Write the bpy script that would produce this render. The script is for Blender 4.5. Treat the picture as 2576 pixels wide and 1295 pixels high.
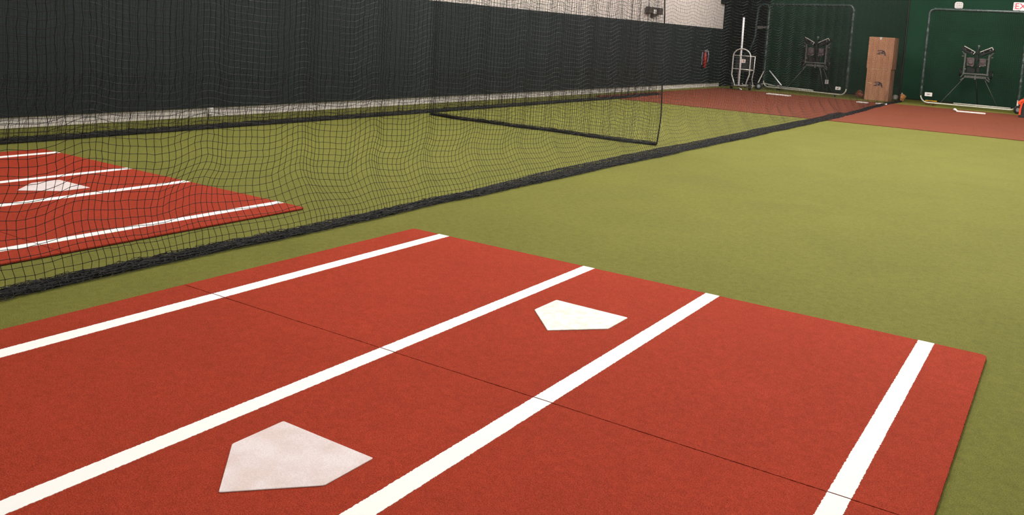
import bpy, math, random
import numpy as np
from mathutils import Vector, Matrix
for _o in list(bpy.data.objects):
    bpy.data.objects.remove(_o)
S = bpy.context.scene
COL = S.collection
random.seed(7)
rng = np.random.default_rng(11)
PI = math.pi

# ------------------------------------------------------------------ camera
FPX, CX, CY, CAM_H = 2161.0, 1414.0, 321.0, 1.448
YAW, PITCH, ROLL = math.radians(-30.87), math.radians(-6.33), math.radians(3.54)
_f = Vector((math.sin(YAW) * math.cos(PITCH), math.cos(YAW) * math.cos(PITCH), math.sin(PITCH)))
_r = Vector((math.cos(YAW), -math.sin(YAW), 0))
_u = _r.cross(_f)
_c, _s = math.cos(ROLL), math.sin(ROLL)
_R, _U = _c * _r + _s * _u, -_s * _r + _c * _u
cam = bpy.data.cameras.new('camera')
camo = bpy.data.objects.new('camera', cam)
COL.objects.link(camo)
camo.matrix_world = Matrix(((_R.x, _U.x, -_f.x, 0), (_R.y, _U.y, -_f.y, 0), (_R.z, _U.z, -_f.z, CAM_H), (0, 0, 0, 1)))
cam.sensor_fit = 'HORIZONTAL'
cam.sensor_width = 36
cam.lens = FPX / 2576 * 36
cam.shift_x = (1288 - CX) / 2576
cam.shift_y = (CY - 647.5) / 2576
cam.clip_start = .02
cam.clip_end = 200
S.camera = camo

# ------------------------------------------------------------------ world, exposure, lights
S.view_settings.view_transform = 'Standard'
S.view_settings.look = 'None'
S.view_settings.gamma = 1
S.view_settings.use_curve_mapping = False
S.view_settings.exposure = 0.30
W = bpy.data.worlds.new('world')
S.world = W
W.use_nodes = True
W.node_tree.nodes['Background'].inputs[0].default_value = (.9, .95, 1, 1)
W.node_tree.nodes['Background'].inputs[1].default_value = .05
CEIL = 5.2
LIGHTS = [(x, y) for x in (-7.0, -2.3, 2.4) for y in (1.5, 7.0, 12.5, 18.0, 24.0)]
LPOW = {1.5: 110, 7.0: 270, 12.5: 325, 18.0: 310, 24.0: 240}
for x, y in LIGHTS:
    l = bpy.data.lights.new('ceiling_lamp', 'POINT')
    l.shadow_soft_size = .32
    l.energy = LPOW[y] * (.3 if y < 3 and x > 0 else 1)
    l.color = (1, .975, .945)
    lo = bpy.data.objects.new('ceiling_lamp', l)
    lo.location = (x, y, CEIL - .5)
    COL.objects.link(lo)

# ------------------------------------------------------------------ materials
def lin(c):
    return tuple((v / 255 / 12.92 if v / 255 <= .04045 else ((v / 255 + .055) / 1.055) ** 2.4) for v in c)

def mat(name, rgb, rough=.7, metal=0, var=.0, vscale=30, bump=0, bscale=60, sheen=0, emit=0, spec=.5, rgb2=None, vs2=2, bdist=.002, coat=0):
    m = bpy.data.materials.new(name)
    m.use_nodes = True
    nt = m.node_tree
    N, L = nt.nodes, nt.links
    b = N['Principled BSDF']
    a = lin(rgb)
    b.inputs['Roughness'].default_value = rough
    b.inputs['Metallic'].default_value = metal
    b.inputs['Specular IOR Level'].default_value = spec
    b.inputs['Coat Weight'].default_value = coat
    if sheen:
        b.inputs['Sheen Weight'].default_value = sheen
    tc = N.new('ShaderNodeTexCoord')
    def noise(sc, det=2):
        n = N.new('ShaderNodeTexNoise')
        n.inputs['Scale'].default_value = sc
        n.inputs['Detail'].default_value = det
        L.new(tc.outputs['Object'], n.inputs['Vector'])
        return n
    n = noise(vscale)
    r = N.new('ShaderNodeValToRGB')
    r.color_ramp.elements[0].position = .3
    r.color_ramp.elements[1].position = .7
    r.color_ramp.elements[0].color = (*[v * (1 - var) for v in a], 1)
    r.color_ramp.elements[1].color = (*[min(1, v * (1 + var)) for v in a], 1)
    L.new(n.outputs['Fac'], r.inputs['Fac'])
    out = r.outputs['Color']
    if rgb2:
        n2 = noise(vs2, 3)
        mr = N.new('ShaderNodeMapRange')
        mr.inputs['From Min'].default_value = .35
        mr.inputs['From Max'].default_value = .65
        L.new(n2.outputs['Fac'], mr.inputs['Value'])
        mx = N.new('ShaderNodeMix')
        mx.data_type = 'RGBA'
        mx.blend_type = 'MULTIPLY'
        q = lin(rgb2)
        mx.inputs['B'].default_value = (*[q[i] / max(a[i], 1e-4) for i in range(3)], 1)
        L.new(mr.outputs['Result'], mx.inputs['Factor'])
        L.new(out, mx.inputs['A'])
        out = mx.outputs['Result']
    L.new(out, b.inputs['Base Color'])
    if bump:
        n3 = noise(bscale, 3)
        bp = N.new('ShaderNodeBump')
        bp.inputs['Strength'].default_value = bump
        bp.inputs['Distance'].default_value = bdist
        L.new(n3.outputs['Fac'], bp.inputs['Height'])
        L.new(bp.outputs['Normal'], b.inputs['Normal'])
    if emit:
        b.inputs['Emission Color'].default_value = (*a, 1)
        b.inputs['Emission Strength'].default_value = emit
    return m

def turf_mat(name, rgb, dark, light, scale, patch, spec_scale=23, bump=.55):
    """short fibre turf: fibre-size speckle between dark and light, broad patches, sparse tufts"""
    m = bpy.data.materials.new(name)
    m.use_nodes = True
    N, L = m.node_tree.nodes, m.node_tree.links
    b = N['Principled BSDF']
    b.inputs['Roughness'].default_value = .95
    b.inputs['Specular IOR Level'].default_value = .12
    tc = N.new('ShaderNodeTexCoord')
    mp = N.new('ShaderNodeMapping')
    L.new(tc.outputs['Object'], mp.inputs['Vector'])
    def noise(sc, det, src=mp.outputs['Vector'], rough=.6):
        n = N.new('ShaderNodeTexNoise')
        n.inputs['Scale'].default_value = sc
        n.inputs['Detail'].default_value = det
        n.inputs['Roughness'].default_value = rough
        n.inputs['Distortion'].default_value = .6
        L.new(src, n.inputs['Vector'])
        return n
    n1 = noise(scale, 3)
    r = N.new('ShaderNodeValToRGB')
    e = r.color_ramp.elements
    e[0].position, e[1].position = .3, .72
    e[0].color = (*lin(dark), 1)
    e[1].color = (*lin(light), 1)
    k = e.new(.5)
    k.color = (*lin(rgb), 1)
    L.new(n1.outputs['Fac'], r.inputs['Fac'])
    n2 = noise(1.1, 3)
    mr = N.new('ShaderNodeMapRange')
    mr.inputs['From Min'].default_value = .3
    mr.inputs['From Max'].default_value = .7
    mr.inputs['To Min'].default_value = 1 - patch
    mr.inputs['To Max'].default_value = 1 + patch
    L.new(n2.outputs['Fac'], mr.inputs['Value'])
    n4 = noise(spec_scale, 4, rough=.75)
    mr2 = N.new('ShaderNodeMapRange')
    mr2.inputs['From Min'].default_value = .35
    mr2.inputs['From Max'].default_value = .62
    mr2.inputs['To Min'].default_value = .87
    mr2.inputs['To Max'].default_value = 1.05
    L.new(n4.outputs['Fac'], mr2.inputs['Value'])
    mu = N.new('ShaderNodeMath')
    mu.operation = 'MULTIPLY'
    L.new(mr.outputs['Result'], mu.inputs[0])
    L.new(mr2.outputs['Result'], mu.inputs[1])
    vm = N.new('ShaderNodeVectorMath')
    vm.operation = 'SCALE'
    L.new(r.outputs['Color'], vm.inputs[0])
    L.new(mu.outputs[0], vm.inputs['Scale'])
    L.new(vm.outputs['Vector'], b.inputs['Base Color'])
    bp = N.new('ShaderNodeBump')
    bp.inputs['Strength'].default_value = bump
    bp.inputs['Distance'].default_value = .004
    L.new(n1.outputs['Fac'], bp.inputs['Height'])
    L.new(bp.outputs['Normal'], b.inputs['Normal'])
    return m

M = dict(
    turf=turf_mat('green_turf', (110, 110, 50), (85, 87, 34), (131, 131, 67), 240, .05),
    red=turf_mat('red_turf', (158, 54, 33), (122, 31, 15), (184, 80, 57), 280, .05, 34),
    clay=turf_mat('clay_turf', (118, 63, 45), (102, 50, 34), (130, 74, 55), 120, .03, 12),
    line=mat('white_turf', (252, 252, 252), .95, var=.012, vscale=260, bump=.12, bscale=300, spec=.1),
    plate=mat('plate_felt', (232, 221, 224), .9, var=.10, vscale=260, rgb2=(222, 205, 204), vs2=9, bump=.3, bscale=300, spec=.2),
    plate2=mat('plate_rubber', (250, 250, 247), .6, var=.04, vscale=90, rgb2=(224, 222, 214), vs2=30, spec=.3),
    backing=mat('mat_backing', (22, 20, 20), .9),
    crease=mat('seam_thread', (96, 30, 18), .95),
    tanedge=mat('seam_tape', (150, 100, 60), .9),
    net=mat('net_twine', (15, 13, 13), .6, var=.3, vscale=80, spec=.3),
    rope=mat('net_rope', (18, 15, 15), .65, var=.4, vscale=120, spec=.5),
    pad=mat('padding_vinyl', (32, 39, 40), .75, var=.06, vscale=6, bump=.15, bscale=5, bdist=.01, spec=.25),
    dark=mat('dark_curtain', (24, 30, 29), .9, var=.08, vscale=3, spec=.2),
    white=mat('painted_block', (204, 194, 187), .85, var=.03, vscale=2, bump=.2, bscale=25),
    base=mat('base_paint', (202, 194, 188), .8, var=.05, vscale=8),
    green=mat('green_fabric', (34, 66, 49), .9, var=.10, vscale=260, rgb2=(30, 58, 43), vs2=.7, bump=.2, bscale=300, spec=.15),
    grey=mat('wall_grey', (150, 150, 146), .9, var=.02),
    ceil=mat('ceiling_paint', (170, 170, 166), .9, var=.02),
    steel=mat('galvanised_steel', (222, 218, 206), .4, .1, var=.1, vscale=20),
    chrome=mat('chrome_tube', (214, 212, 206), .3, .45, var=.05),
    bright=mat('glossy_white_glare', (250, 250, 252), .2, 0, spec=.8, coat=.6),  # near-white base holds the glare of the chrome pole; plain white on the strut
    padg=mat('green_sleeve', (42, 58, 54), .32, var=.25, vscale=14, bump=.5, bscale=25, bdist=.01, spec=.6),
    lace=mat('lacing_cord', (74, 84, 80), .6, var=.5, vscale=9),
    black=mat('black_metal', (30, 29, 30), .45, .2, var=.2, spec=.5),
    dgrey=mat('dark_grey_metal', (112, 108, 106), .5, .3, var=.15, vscale=25),
    motor=mat('motor_housing', (100, 86, 86), .5, .2, var=.2, vscale=18),
    tyre=mat('tyre_rubber', (28, 27, 27), .8, var=.1),
    hub=mat('grey_hub', (150, 152, 155), .5, .3),
    card=mat('cardboard', (182, 132, 100), .85, var=.05, vscale=12, rgb2=(172, 122, 92), vs2=3, bump=.15, bscale=12),
    cards=mat('cardboard_edge', (198, 152, 112), .85),
    tape=mat('packing_tape', (214, 190, 140), .4, spec=.6),
    ink=mat('print_ink', (62, 56, 66), .8),
    leather=mat('tan_leather', (170, 116, 70), .55, var=.15, vscale=20, spec=.4),
    leather2=mat('brown_leather', (128, 70, 44), .55, var=.2, vscale=20, spec=.4),
    lacet=mat('rawhide_lace', (214, 176, 110), .7),
    helmet=mat('helmet_shell', (168, 164, 156), .4, spec=.5),
    orange=mat('orange_webbing', (232, 76, 28), .7, var=.08, vscale=40),
    bag=mat('black_nylon', (38, 42, 42), .75, var=.2, vscale=14, bump=.4, bscale=14, bdist=.01),
    wood=mat('pale_bat', (206, 190, 172), .5),
    plastic=mat('white_plastic', (226, 220, 216), .5, var=.02),
    signink=mat('sign_ink', (90, 80, 84), .7),
    redink=mat('exit_red', (205, 20, 50), .5, emit=.6),
    exitface=mat('exit_face', (236, 214, 212), .4, emit=.25),
    fire=mat('extinguisher_red', (140, 28, 28), .35, spec=.6),
    yellow=mat('yellow_strap', (214, 160, 40), .7),
    emdark=mat('lamp_housing', (70, 58, 54), .6),
    led=mat('lamp_panel', (255, 248, 235), .5, emit=4),
)

# ------------------------------------------------------------------ helpers
ORIG = {}

def put(o, parent=None, label=None, cat=None, group=None, kind=None):
    COL.objects.link(o)
    if parent is not None:
        o.parent = parent
    if label: o['label'] = label
    if cat: o['category'] = cat
    if group: o['group'] = group
    if kind: o['kind'] = kind
    return o

def thing(name, loc, label, cat, group=None):
    o = bpy.data.objects.new(name, None)
    o.empty_display_size = .2
    o.location = loc
    put(o, None, label, cat, group)
    ORIG[o] = Vector(loc)
    return o

class MB:
    """collects vertices (world coordinates) and faces"""
    def __init__(s):
        s.v, s.f = [], []
    def add(s, vs, fs):
        b = len(s.v)
        s.v += [tuple(v) for v in vs]
        s.f += [tuple(i + b for i in f) for f in fs]
        return s
    def box(s, x0, x1, y0, y1, z0, z1):
        return s.add([(x0, y0, z0), (x1, y0, z0), (x1, y1, z0), (x0, y1, z0), (x0, y0, z1), (x1, y0, z1), (x1, y1, z1), (x0, y1, z1)],
                     [(0, 3, 2, 1), (4, 5, 6, 7), (0, 1, 5, 4), (1, 2, 6, 5), (2, 3, 7, 6), (3, 0, 4, 7)])
    def obox(s, c, ax, ay, az):
        c, ax, ay, az = Vector(c), Vector(ax), Vector(ay), Vector(az)
        vs = [c + a * ax + b * ay + d * az for d in (-1, 1) for a, b in ((-1, -1), (1, -1), (1, 1), (-1, 1))]
        return s.add(vs, [(0, 3, 2, 1), (4, 5, 6, 7), (0, 1, 5, 4), (1, 2, 6, 5), (2, 3, 7, 6), (3, 0, 4, 7)])
    def rbox(s, x0, x1, y0, y1, z0, z1, r=.02, n=4):
        """box with rounded vertical... rounded in the x-z outline, extruded in y"""
        pts = []
        for cx, cz, a0 in ((x1 - r, z1 - r, 0), (x0 + r, z1 - r, PI / 2), (x0 + r, z0 + r, PI), (x1 - r, z0 + r, 1.5 * PI)):
            for k in range(n + 1):
                a = a0 + k / n * PI / 2
                pts.append((cx + r * math.cos(a), cz + r * math.sin(a)))
        m = len(pts)
        vs = [(x, y0, z) for x, z in pts] + [(x, y1, z) for x, z in pts]
        fs = [tuple(range(m)), tuple(range(2 * m - 1, m - 1, -1))] + [(i, i + m, (i + 1) % m + m, (i + 1) % m) for i in range(m)]
        return s.add(vs, fs)
    def prism(s, pts, z0, z1):
        m = len(pts)
        vs = [(x, y, z0) for x, y in pts] + [(x, y, z1) for x, y in pts]
        return s.add(vs, [tuple(range(m - 1, -1, -1)), tuple(range(m, 2 * m))] + [(i, (i + 1) % m, (i + 1) % m + m, i + m) for i in range(m)])
    def extr(s, pts, y0, y1):
        """x-z outline extruded in y"""
        m = len(pts)
        vs = [(x, y0, z) for x, z in pts] + [(x, y1, z) for x, z in pts]
        return s.add(vs, [tuple(range(m)), tuple(range(2 * m - 1, m - 1, -1))] + [(i, i + m, (i + 1) % m + m, (i + 1) % m) for i in range(m)])
    def tube(s, pts, r, n=8, cap=True, closed=False):
        P = [Vector(p) for p in pts]
        if not closed and len(P) < 2: return s
        m = len(P)
        rs = r if isinstance(r, (list, tuple)) else [r] * m
        up = None
        vs = []
        for i in range(m):
            a = P[(i - 1) % m] if (i > 0 or closed) else P[i]
            b = P[(i + 1) % m] if (i < m - 1 or closed) else P[i]
            t = (b - a).normalized()
            if up is None:
                up = Vector((0, 0, 1)) if abs(t.z) < .9 else Vector((1, 0, 0))
            x = (up - t * up.dot(t)).normalized()
            up = x
            y = t.cross(x)
            for k in range(n):
                q = 2 * PI * k / n
                vs.append(P[i] + rs[i] * (math.cos(q) * x + math.sin(q) * y))
        fs = []
        for i in range(m if closed else m - 1):
            for k in range(n):
                j = (i + 1) % m
                fs.append((i * n + k, i * n + (k + 1) % n, j * n + (k + 1) % n, j * n + k))
        if cap and not closed:
            fs += [tuple(range(n - 1, -1, -1)), tuple((m - 1) * n + k for k in range(n))]
        return s.add(vs, fs)
    def lathe(s, c, axis, prof, n=20):
        """prof: list of (distance along axis, radius)"""
        c, t = Vector(c), Vector(axis).normalized()
        x = (Vector((0, 0, 1)) if abs(t.z) < .9 else Vector((1, 0, 0)))
        x = (x - t * x.dot(t)).normalized()
        y = t.cross(x)
        vs = [c + t * d + r * (math.cos(2 * PI * k / n) * x + math.sin(2 * PI * k / n) * y) for d, r in prof for k in range(n)]
        m = len(prof)
        fs = [(i * n + k, i * n + (k + 1) % n, (i + 1) * n + (k + 1) % n, (i + 1) * n + k) for i in range(m - 1) for k in range(n)]
        fs += [tuple(range(n - 1, -1, -1)), tuple((m - 1) * n + k for k in range(n))]
        return s.add(vs, fs)
    def build(s, name, m, parent=None, smooth=False, bevel=0, **kw):
        o0 = ORIG.get(parent, Vector((0, 0, 0)))
        p = parent
        me = bpy.data.meshes.new(name)
        me.from_pydata([(v[0] - o0.x, v[1] - o0.y, v[2] - o0.z) for v in s.v], [], s.f)
        me.validate()
        me.update()
        me.materials.append(m)
        if smooth:
            for q in me.polygons: q.use_smooth = True
        o = bpy.data.objects.new(name, me)
        if bevel:
            b = o.modifiers.new('bevel', 'BEVEL')
            b.width = bevel
            b.segments = 2
            b.limit_method = 'ANGLE'
        put(o, p, **kw)
        ORIG[o] = o0
        return o

def torus_pts(c, axis, r, n=24):
    c, t = Vector(c), Vector(axis).normalized()
    x = (Vector((0, 0, 1)) if abs(t.z) < .9 else Vector((1, 0, 0)))
    x = (x - t * x.dot(t)).normalized()
    y = t.cross(x)
    return [c + r * (math.cos(2 * PI * k / n) * x + math.sin(2 * PI * k / n) * y) for k in range(n)]

def arc(c, r, a0, a1, n, y):
    return [(c[0] + r * math.cos(a0 + (a1 - a0) * k / n), y, c[1] + r * math.sin(a0 + (a1 - a0) * k / n)) for k in range(n + 1)]

def text(s, loc, size, m, parent, name, rot=(PI / 2, 0, 0), ext=.002, shear=0):
    c = bpy.data.curves.new(name, 'FONT')
    c.body = s
    c.size = size
    c.extrude = ext
    c.shear = shear
    c.align_x = 'CENTER'
    c.align_y = 'CENTER'
    c.materials.append(m)
    o = bpy.data.objects.new(name, c)
    o0 = ORIG.get(parent, Vector((0, 0, 0)))
    COL.objects.link(o)
    me = bpy.data.meshes.new_from_object(o)
    bpy.data.objects.remove(o)
    o = bpy.data.objects.new(name, me)
    o.location = Vector(loc) - o0
    o.rotation_euler = rot
    put(o, parent)
    return o

# ------------------------------------------------------------------ room shell
WL, WB, WR, WF = -10.2, 29.2, 6.0, -4.0
def struct(name, mb, m, label=None, **kw):
    return mb.build(name, m, None, kind='structure', label=label, **kw)

struct('floor', MB().box(WL - .3, WR + .3, WF - .3, WB + .3, -.2, 0), M['turf'], 'olive green turf floor of the training hall')
struct('ceiling', MB().box(WL - .3, WR + .3, WF - .3, WB + .3, CEIL, CEIL + .2), M['ceil'])
struct('wall_left', MB().box(WL - .3, WL, WF, WB, 0, CEIL), M['white'], 'white block wall above the dark padding')
struct('wall_back', MB().box(WL - .3, WR + .3, WB, WB + .3, 0, CEIL), M['green'], 'dark green fabric covered end wall')
struct('wall_right', MB().box(WR, WR + .3, WF, WB, 0, CEIL), M['grey'])
struct('wall_front', MB().box(WL - .3, WR + .3, WF - .3, WF, 0, CEIL), M['grey'])
# padding along the left wall in upholstered panels, the painted kerb below it, the dark curtain beyond it
pb = MB()
y = WF
while y < 26.9 - .05:
    y1 = min(y + 1.83, 26.9)
    pb.box(WL, WL + .05, y, y1, .128, 1.873)
    y = y1
struct('trim_1', pb, M['pad'], 'charcoal wall padding along the left wall')
struct('baseboard_left', MB().box(WL, WL + .02, WF, 27.3, 0, .126), M['base'], 'white painted strip below the wall padding')
struct('trim_2', MB().box(WL, WL + .06, 26.9, WB, 0, CEIL).box(WL, WL + .1, 26.55, WB, 2.68, CEIL), M['dark'], 'dark panel closing the end of the left wall')
struct('trim_3', MB().box(WL + .06, -9.42, WB - .04, WB, 0, CEIL), M['dark'], 'dark panel on the end wall behind the silver cart')
struct('baseboard_back', MB().box(WL, WR, WB - .03, WB, 0, .03), M['backing'])

# ------------------------------------------------------------------ ceiling light housings
for x, y in LIGHTS:
    t = thing('ceiling_light', (x, y, CEIL), 'flat rectangular LED panel fixed under the hall ceiling', 'light', 'ceiling light panels')
    MB().box(x - .36, x + .36, y - .72, y + .72, CEIL - .1, CEIL - .001).build('housing', M['plastic'], t)
    MB().box(x - .32, x + .32, y - .68, y + .68, CEIL - .112, CEIL - .101).build('diffuser', M['led'], t)

# ------------------------------------------------------------------ batting mats
MX0, MX1, MY1, MYS, MY0 = -3.897, -.246, 4.574, 2.765, .936
LN = [(-3.667, -3.579), (-2.517, -2.437), (-1.706, -1.623), (-.561, -.485)]

def rrect(x0, x1, y0, y1, rads, jit=0, step=.012):
    """counter-clockwise outline; rads = radius at (x1,y1),(x0,y1),(x0,y0),(x1,y0)"""
    out = []
    cs = [(x1, y1, 0), (x0, y1, PI / 2), (x0, y0, PI), (x1, y0, 1.5 * PI)]
    for (cx, cy, a0), r in zip(cs, rads):
        sx, sy = (-1 if cx == x1 else 1), (-1 if cy == y1 else 1)
        if r == 0:
            out.append((cx, cy)); continue
        for k in range(7):
            a = a0 + k / 6 * PI / 2
            out.append((cx + sx * r + r * math.cos(a), cy + sy * r + r * math.sin(a)))
    if jit:
        o2 = []
        for i, p in enumerate(out):
            q = out[(i + 1) % len(out)]
            d = math.dist(p, q)
            n = max(1, int(d / step))
            for k in range(n):
                t = k / n
                o2.append((p[0] + (q[0] - p[0]) * t + random.uniform(-jit, jit), p[1] + (q[1] - p[1]) * t + random.uniform(-jit, jit)))
        out = o2
    return out

def fuzzy_strip(x0, x1, y0, y1, z, jit=.0017, step=.005):
    """thin strip with frayed long edges"""
    n = int((y1 - y0) / step)
    mb = MB()
    vs = []
    for i in range(n + 1):
        y = y0 + (y1 - y0) * i / n
        j0, j1 = random.uniform(-jit, jit), random.uniform(-jit, jit)
        vs += [(x0 + j0, y, z), (x1 + j1, y, z), (x0 + j0 - .0005, y, z - .003), (x1 + j1 + .0005, y, z - .003)]
    fs = []
    for i in range(n):
        a, b = 4 * i, 4 * i + 4
        fs += [(a, a + 1, b + 1, b), (a + 1, a + 3, b + 3, b + 1), (a + 2, a, b, b + 2)]
    return mb.add(vs, fs)

MT = .014
def make_mat(label, group):
    t = thing('batting_mat', ((MX0 + MX1) / 2, MYS, 0), label, 'turf mat', group)
    # two halves meeting at a stitched seam
    for y0, y1, rad in ((MYS + .0025, MY1, (.035, .02, 0, 0)), (MY0, MYS - .0025, (0, 0, .02, .02))):
        top = MB().prism(rrect(MX0, MX1, y0, y1, rad, .0012, .007), .006, MT)
        p = top.build('turf_panel', M['red'], t)
        MB().prism(rrect(MX0 + .004, MX1 - .004, y0 + .001, y1 - .004, rad), 0.0005, .006).build('rubber_backing', M['backing'], p)
    sp = MB()
    n = 300
    pts = [(MX0 + (MX1 - MX0) * i / n, MYS + .001 * math.sin(i * 1.7), MT - .006) for i in range(n + 1)]
    sp.tube(pts, .003, 4).build('seam', M['crease'], t)
    for a, b in LN:
        for y0, y1 in ((MY0 + .001, MYS - .0028), (MYS + .0028, MY1 - .001)):
            fuzzy_strip(a, b, y0, y1, MT + .0012).build('white_line', M['line'], t)
    return t

near = make_mat('near brick-red batting mat, fully open to view, with two home plates on it', 'red batting mats')
def dup(root, off, label):
    r = root.copy()
    COL.objects.link(r)
    r.location = root.location + Vector(off)
    r['label'] = label
    for ch in list(root.children):
        c = ch.copy(); COL.objects.link(c); c.parent = r
        for g in list(ch.children):
            d = g.copy(); COL.objects.link(d); d.parent = c
    return r
farmat = dup(near, (-4.651, -.078, 0), 'brick-red batting mat in the left lane behind the black divider net')

IN = .0254
def plate(x, y, z, m, label, ang=0, t=.004):
    p = [(-8.5, 0), (8.5, 0), (8.5, -8.5), (0, -17), (-8.5, -8.5)]
    q = []
    # tiny bevelled corners
    n = len(p)
    for i in range(n):
        a, b, c = Vector(p[i - 1]), Vector(p[i]), Vector(p[(i + 1) % n])
        q += [b + (a - b).normalized() * .18, b + (c - b).normalized() * .18]
    ca, sa = math.cos(ang), math.sin(ang)
    out = [(x + IN * (v.x * ca - v.y * sa), y + IN * (v.x * sa + v.y * ca)) for v in q]
    out.reverse()
    cx = sum(v[0] for v in out) / len(out); cy = sum(v[1] for v in out) / len(out)
    mb = MB()
    m_ = len(out)
    top = [(cx + (v[0] - cx) * .992, cy + (v[1] - cy) * .992, z + t) for v in out]
    mid = [(v[0], v[1], z + t * .6) for v in out]
    bot = [(v[0], v[1], z) for v in out]
    vs = bot + mid + top
    fs = [tuple(range(m_ - 1, -1, -1)), tuple(2 * m_ + i for i in range(m_))]
    for l in (0, 1):
        fs += [(l * m_ + i, l * m_ + (i + 1) % m_, (l + 1) * m_ + (i + 1) % m_, (l + 1) * m_ + i) for i in range(m_)]
    mb.add(vs, fs)
    return mb.build('home_plate', m, None, label=label, cat='home plate', group='home plates')
plate(-2.073, 2.027, MT + .0005, M['plate'], 'large pinkish-white home plate nearest the viewer on the near red mat', t=.003)
plate(-2.067, 3.87, MT + .0005, M['plate2'], 'clean bright white home plate near the far edge of the near red mat')
plate(-6.742, 3.79, MT + .0005, M['plate'], 'pale home plate on the red mat behind the divider net', t=.003)

# ------------------------------------------------------------------ clay coloured turf band and rubbers at the far end
def edge_noise(p):
    return p + random.uniform(-.004, .004)
MB().prism(rrect(-9.75, WR - .05, 17.63, 25.75, (0, .1, .1, 0), .004, .05), .001, .010).build('clay_turf_band', M['clay'], None,
    label='reddish-brown turf band crossing both lanes at the far end', cat='turf mat')

def rubber(x0, x1, y0, y1, label, ang=0, name='pitching_rubber', z=.010):
    cx, cy = (x0 + x1) / 2, (y0 + y1) / 2
    mb = MB()
    mb.box(x0 - cx, x1 - cx, y0 - cy, y1 - cy, 0, .03)
    ca, sa = math.cos(ang), math.sin(ang)
    mb.v = [(cx + v[0] * ca - v[1] * sa, cy + v[0] * sa + v[1] * ca, z + v[2]) for v in mb.v]
    return mb.build(name, M['plate2'], None, bevel=.006, label=label, cat='pitching rubber', group='white pitching rubbers')
rubber(-2.72, -2.03, 24.62, 24.78, 'white pitching rubber in front of the right-hand screen', math.radians(3))
rubber(-7.85, -7.14, 24.62, 24.8, 'white pitching rubber in front of the left screen', math.radians(-8))
rubber(-5.27, -4.98, 24.62, 24.78, 'small white slab behind the net hem beside the cardboard boxes', math.radians(-12), name='throwdown_plate')
rubber(-4.79, -4.5, 24.72, 24.93, 'small white slab on the open side of the net hem by the boxes', math.radians(6), name='throwdown_plate')
# short upturned white strip at the left end of the right rubber
MB().tube([(-2.82, 25.05, .03), (-2.79, 24.9, .04), (-2.73, 24.78, .026)], [.03, .035, .02], 8).build('white_strip', M['plate2'], None, smooth=True,
    label='short curled white strip at the left end of the right-hand pitching rubber', cat='strip')

# ------------------------------------------------------------------ nets
def np_mesh(name, V, Q, m, parent=None, **kw):
    me = bpy.data.meshes.new(name)
    V = np.ascontiguousarray(V, dtype=np.float32)
    Q = np.ascontiguousarray(Q, dtype=np.int32)
    me.vertices.add(len(V))
    me.vertices.foreach_set('co', V.ravel())
    me.loops.add(Q.size)
    me.loops.foreach_set('vertex_index', Q.ravel())
    me.polygons.add(len(Q))
    k = Q.shape[1]
    me.polygons.foreach_set('loop_start', np.arange(0, Q.size, k, dtype=np.int32))
    me.polygons.foreach_set('loop_total', np.full(len(Q), k, dtype=np.int32))
    me.update(calc_edges=True)
    me.materials.append(m)
    o = bpy.data.objects.new(name, me)
    put(o, parent, **kw)
    return o

def strands(P, r, D):
    """P (n,m,3) polylines -> three sided tubes; D three offset directions"""
    n, m, _ = P.shape
    D = np.array(D, dtype=float)
    D = D / np.linalg.norm(D, axis=1)[:, None]
    V = (P[:, :, None, :] + r * D[None, None]).reshape(-1, 3)
    idx = np.arange(n * m * 3).reshape(n, m, 3)
    a = idx[:, :-1]; b = idx[:, 1:]
    Q = np.stack([a, np.roll(a, -1, 2), np.roll(b, -1, 2), b], -1).reshape(-1, 4)
    return V, Q

def lattice(P, r, along):
    """P (nA, nZ, 3) knots. along: unit vector of the run of the net"""
    up = (0, 0, 1)
    al = np.array(along, float)
    no = np.cross(al, up)
    Dv = [no, -.5 * no + .87 * al, -.5 * no - .87 * al]
    Dh = [no, -.5 * no + .87 * np.array(up), -.5 * no - .87 * np.array(up)]
    V1, Q1 = strands(P, r, Dv)
    V2, Q2 = strands(P.transpose(1, 0, 2), r, Dh)
    return np.vstack([V1, V2]), np.vstack([Q1, Q2 + len(V1)])

def knots(P, r):
    P = P.reshape(-1, 3)
    D = np.array([(1, 0, 0), (0, 1, 0), (-1, 0, 0), (0, -1, 0), (0, 0, 1), (0, 0, -1)], float) * r
    V = (P[:, None] + D[None]).reshape(-1, 3)
    F = np.array([(0, 1, 4), (1, 2, 4), (2, 3, 4), (3, 0, 4), (1, 0, 5), (2, 1, 5), (3, 2, 5), (0, 3, 5)])
    Q = (np.arange(len(P))[:, None, None] * 6 + F[None]).reshape(-1, 3)
    return V, Q

def sstep(x):
    x = np.clip(x, 0, 1)
    return x * x * (3 - 2 * x)

def smooth_noise(s, freq, seed):
    r = np.random.default_rng(seed)
    out = np.zeros_like(s)
    for k in range(4):
        out += np.sin(s * freq * (1 + .63 * k) * 2 * PI + r.uniform(0, 6.3)) / (1 + .5 * k)
    return out / 2.2

CELL = .0445
NTOP = CEIL - .25

# --- the long divider net between the lanes
def dx_hang(y):
    return -4.60 + 0 * y
def dx_pile(y):
    return -4.372 - .21 * sstep((y - 18) / 7.5) + .02 * smooth_noise(y, .35, 5)

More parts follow.
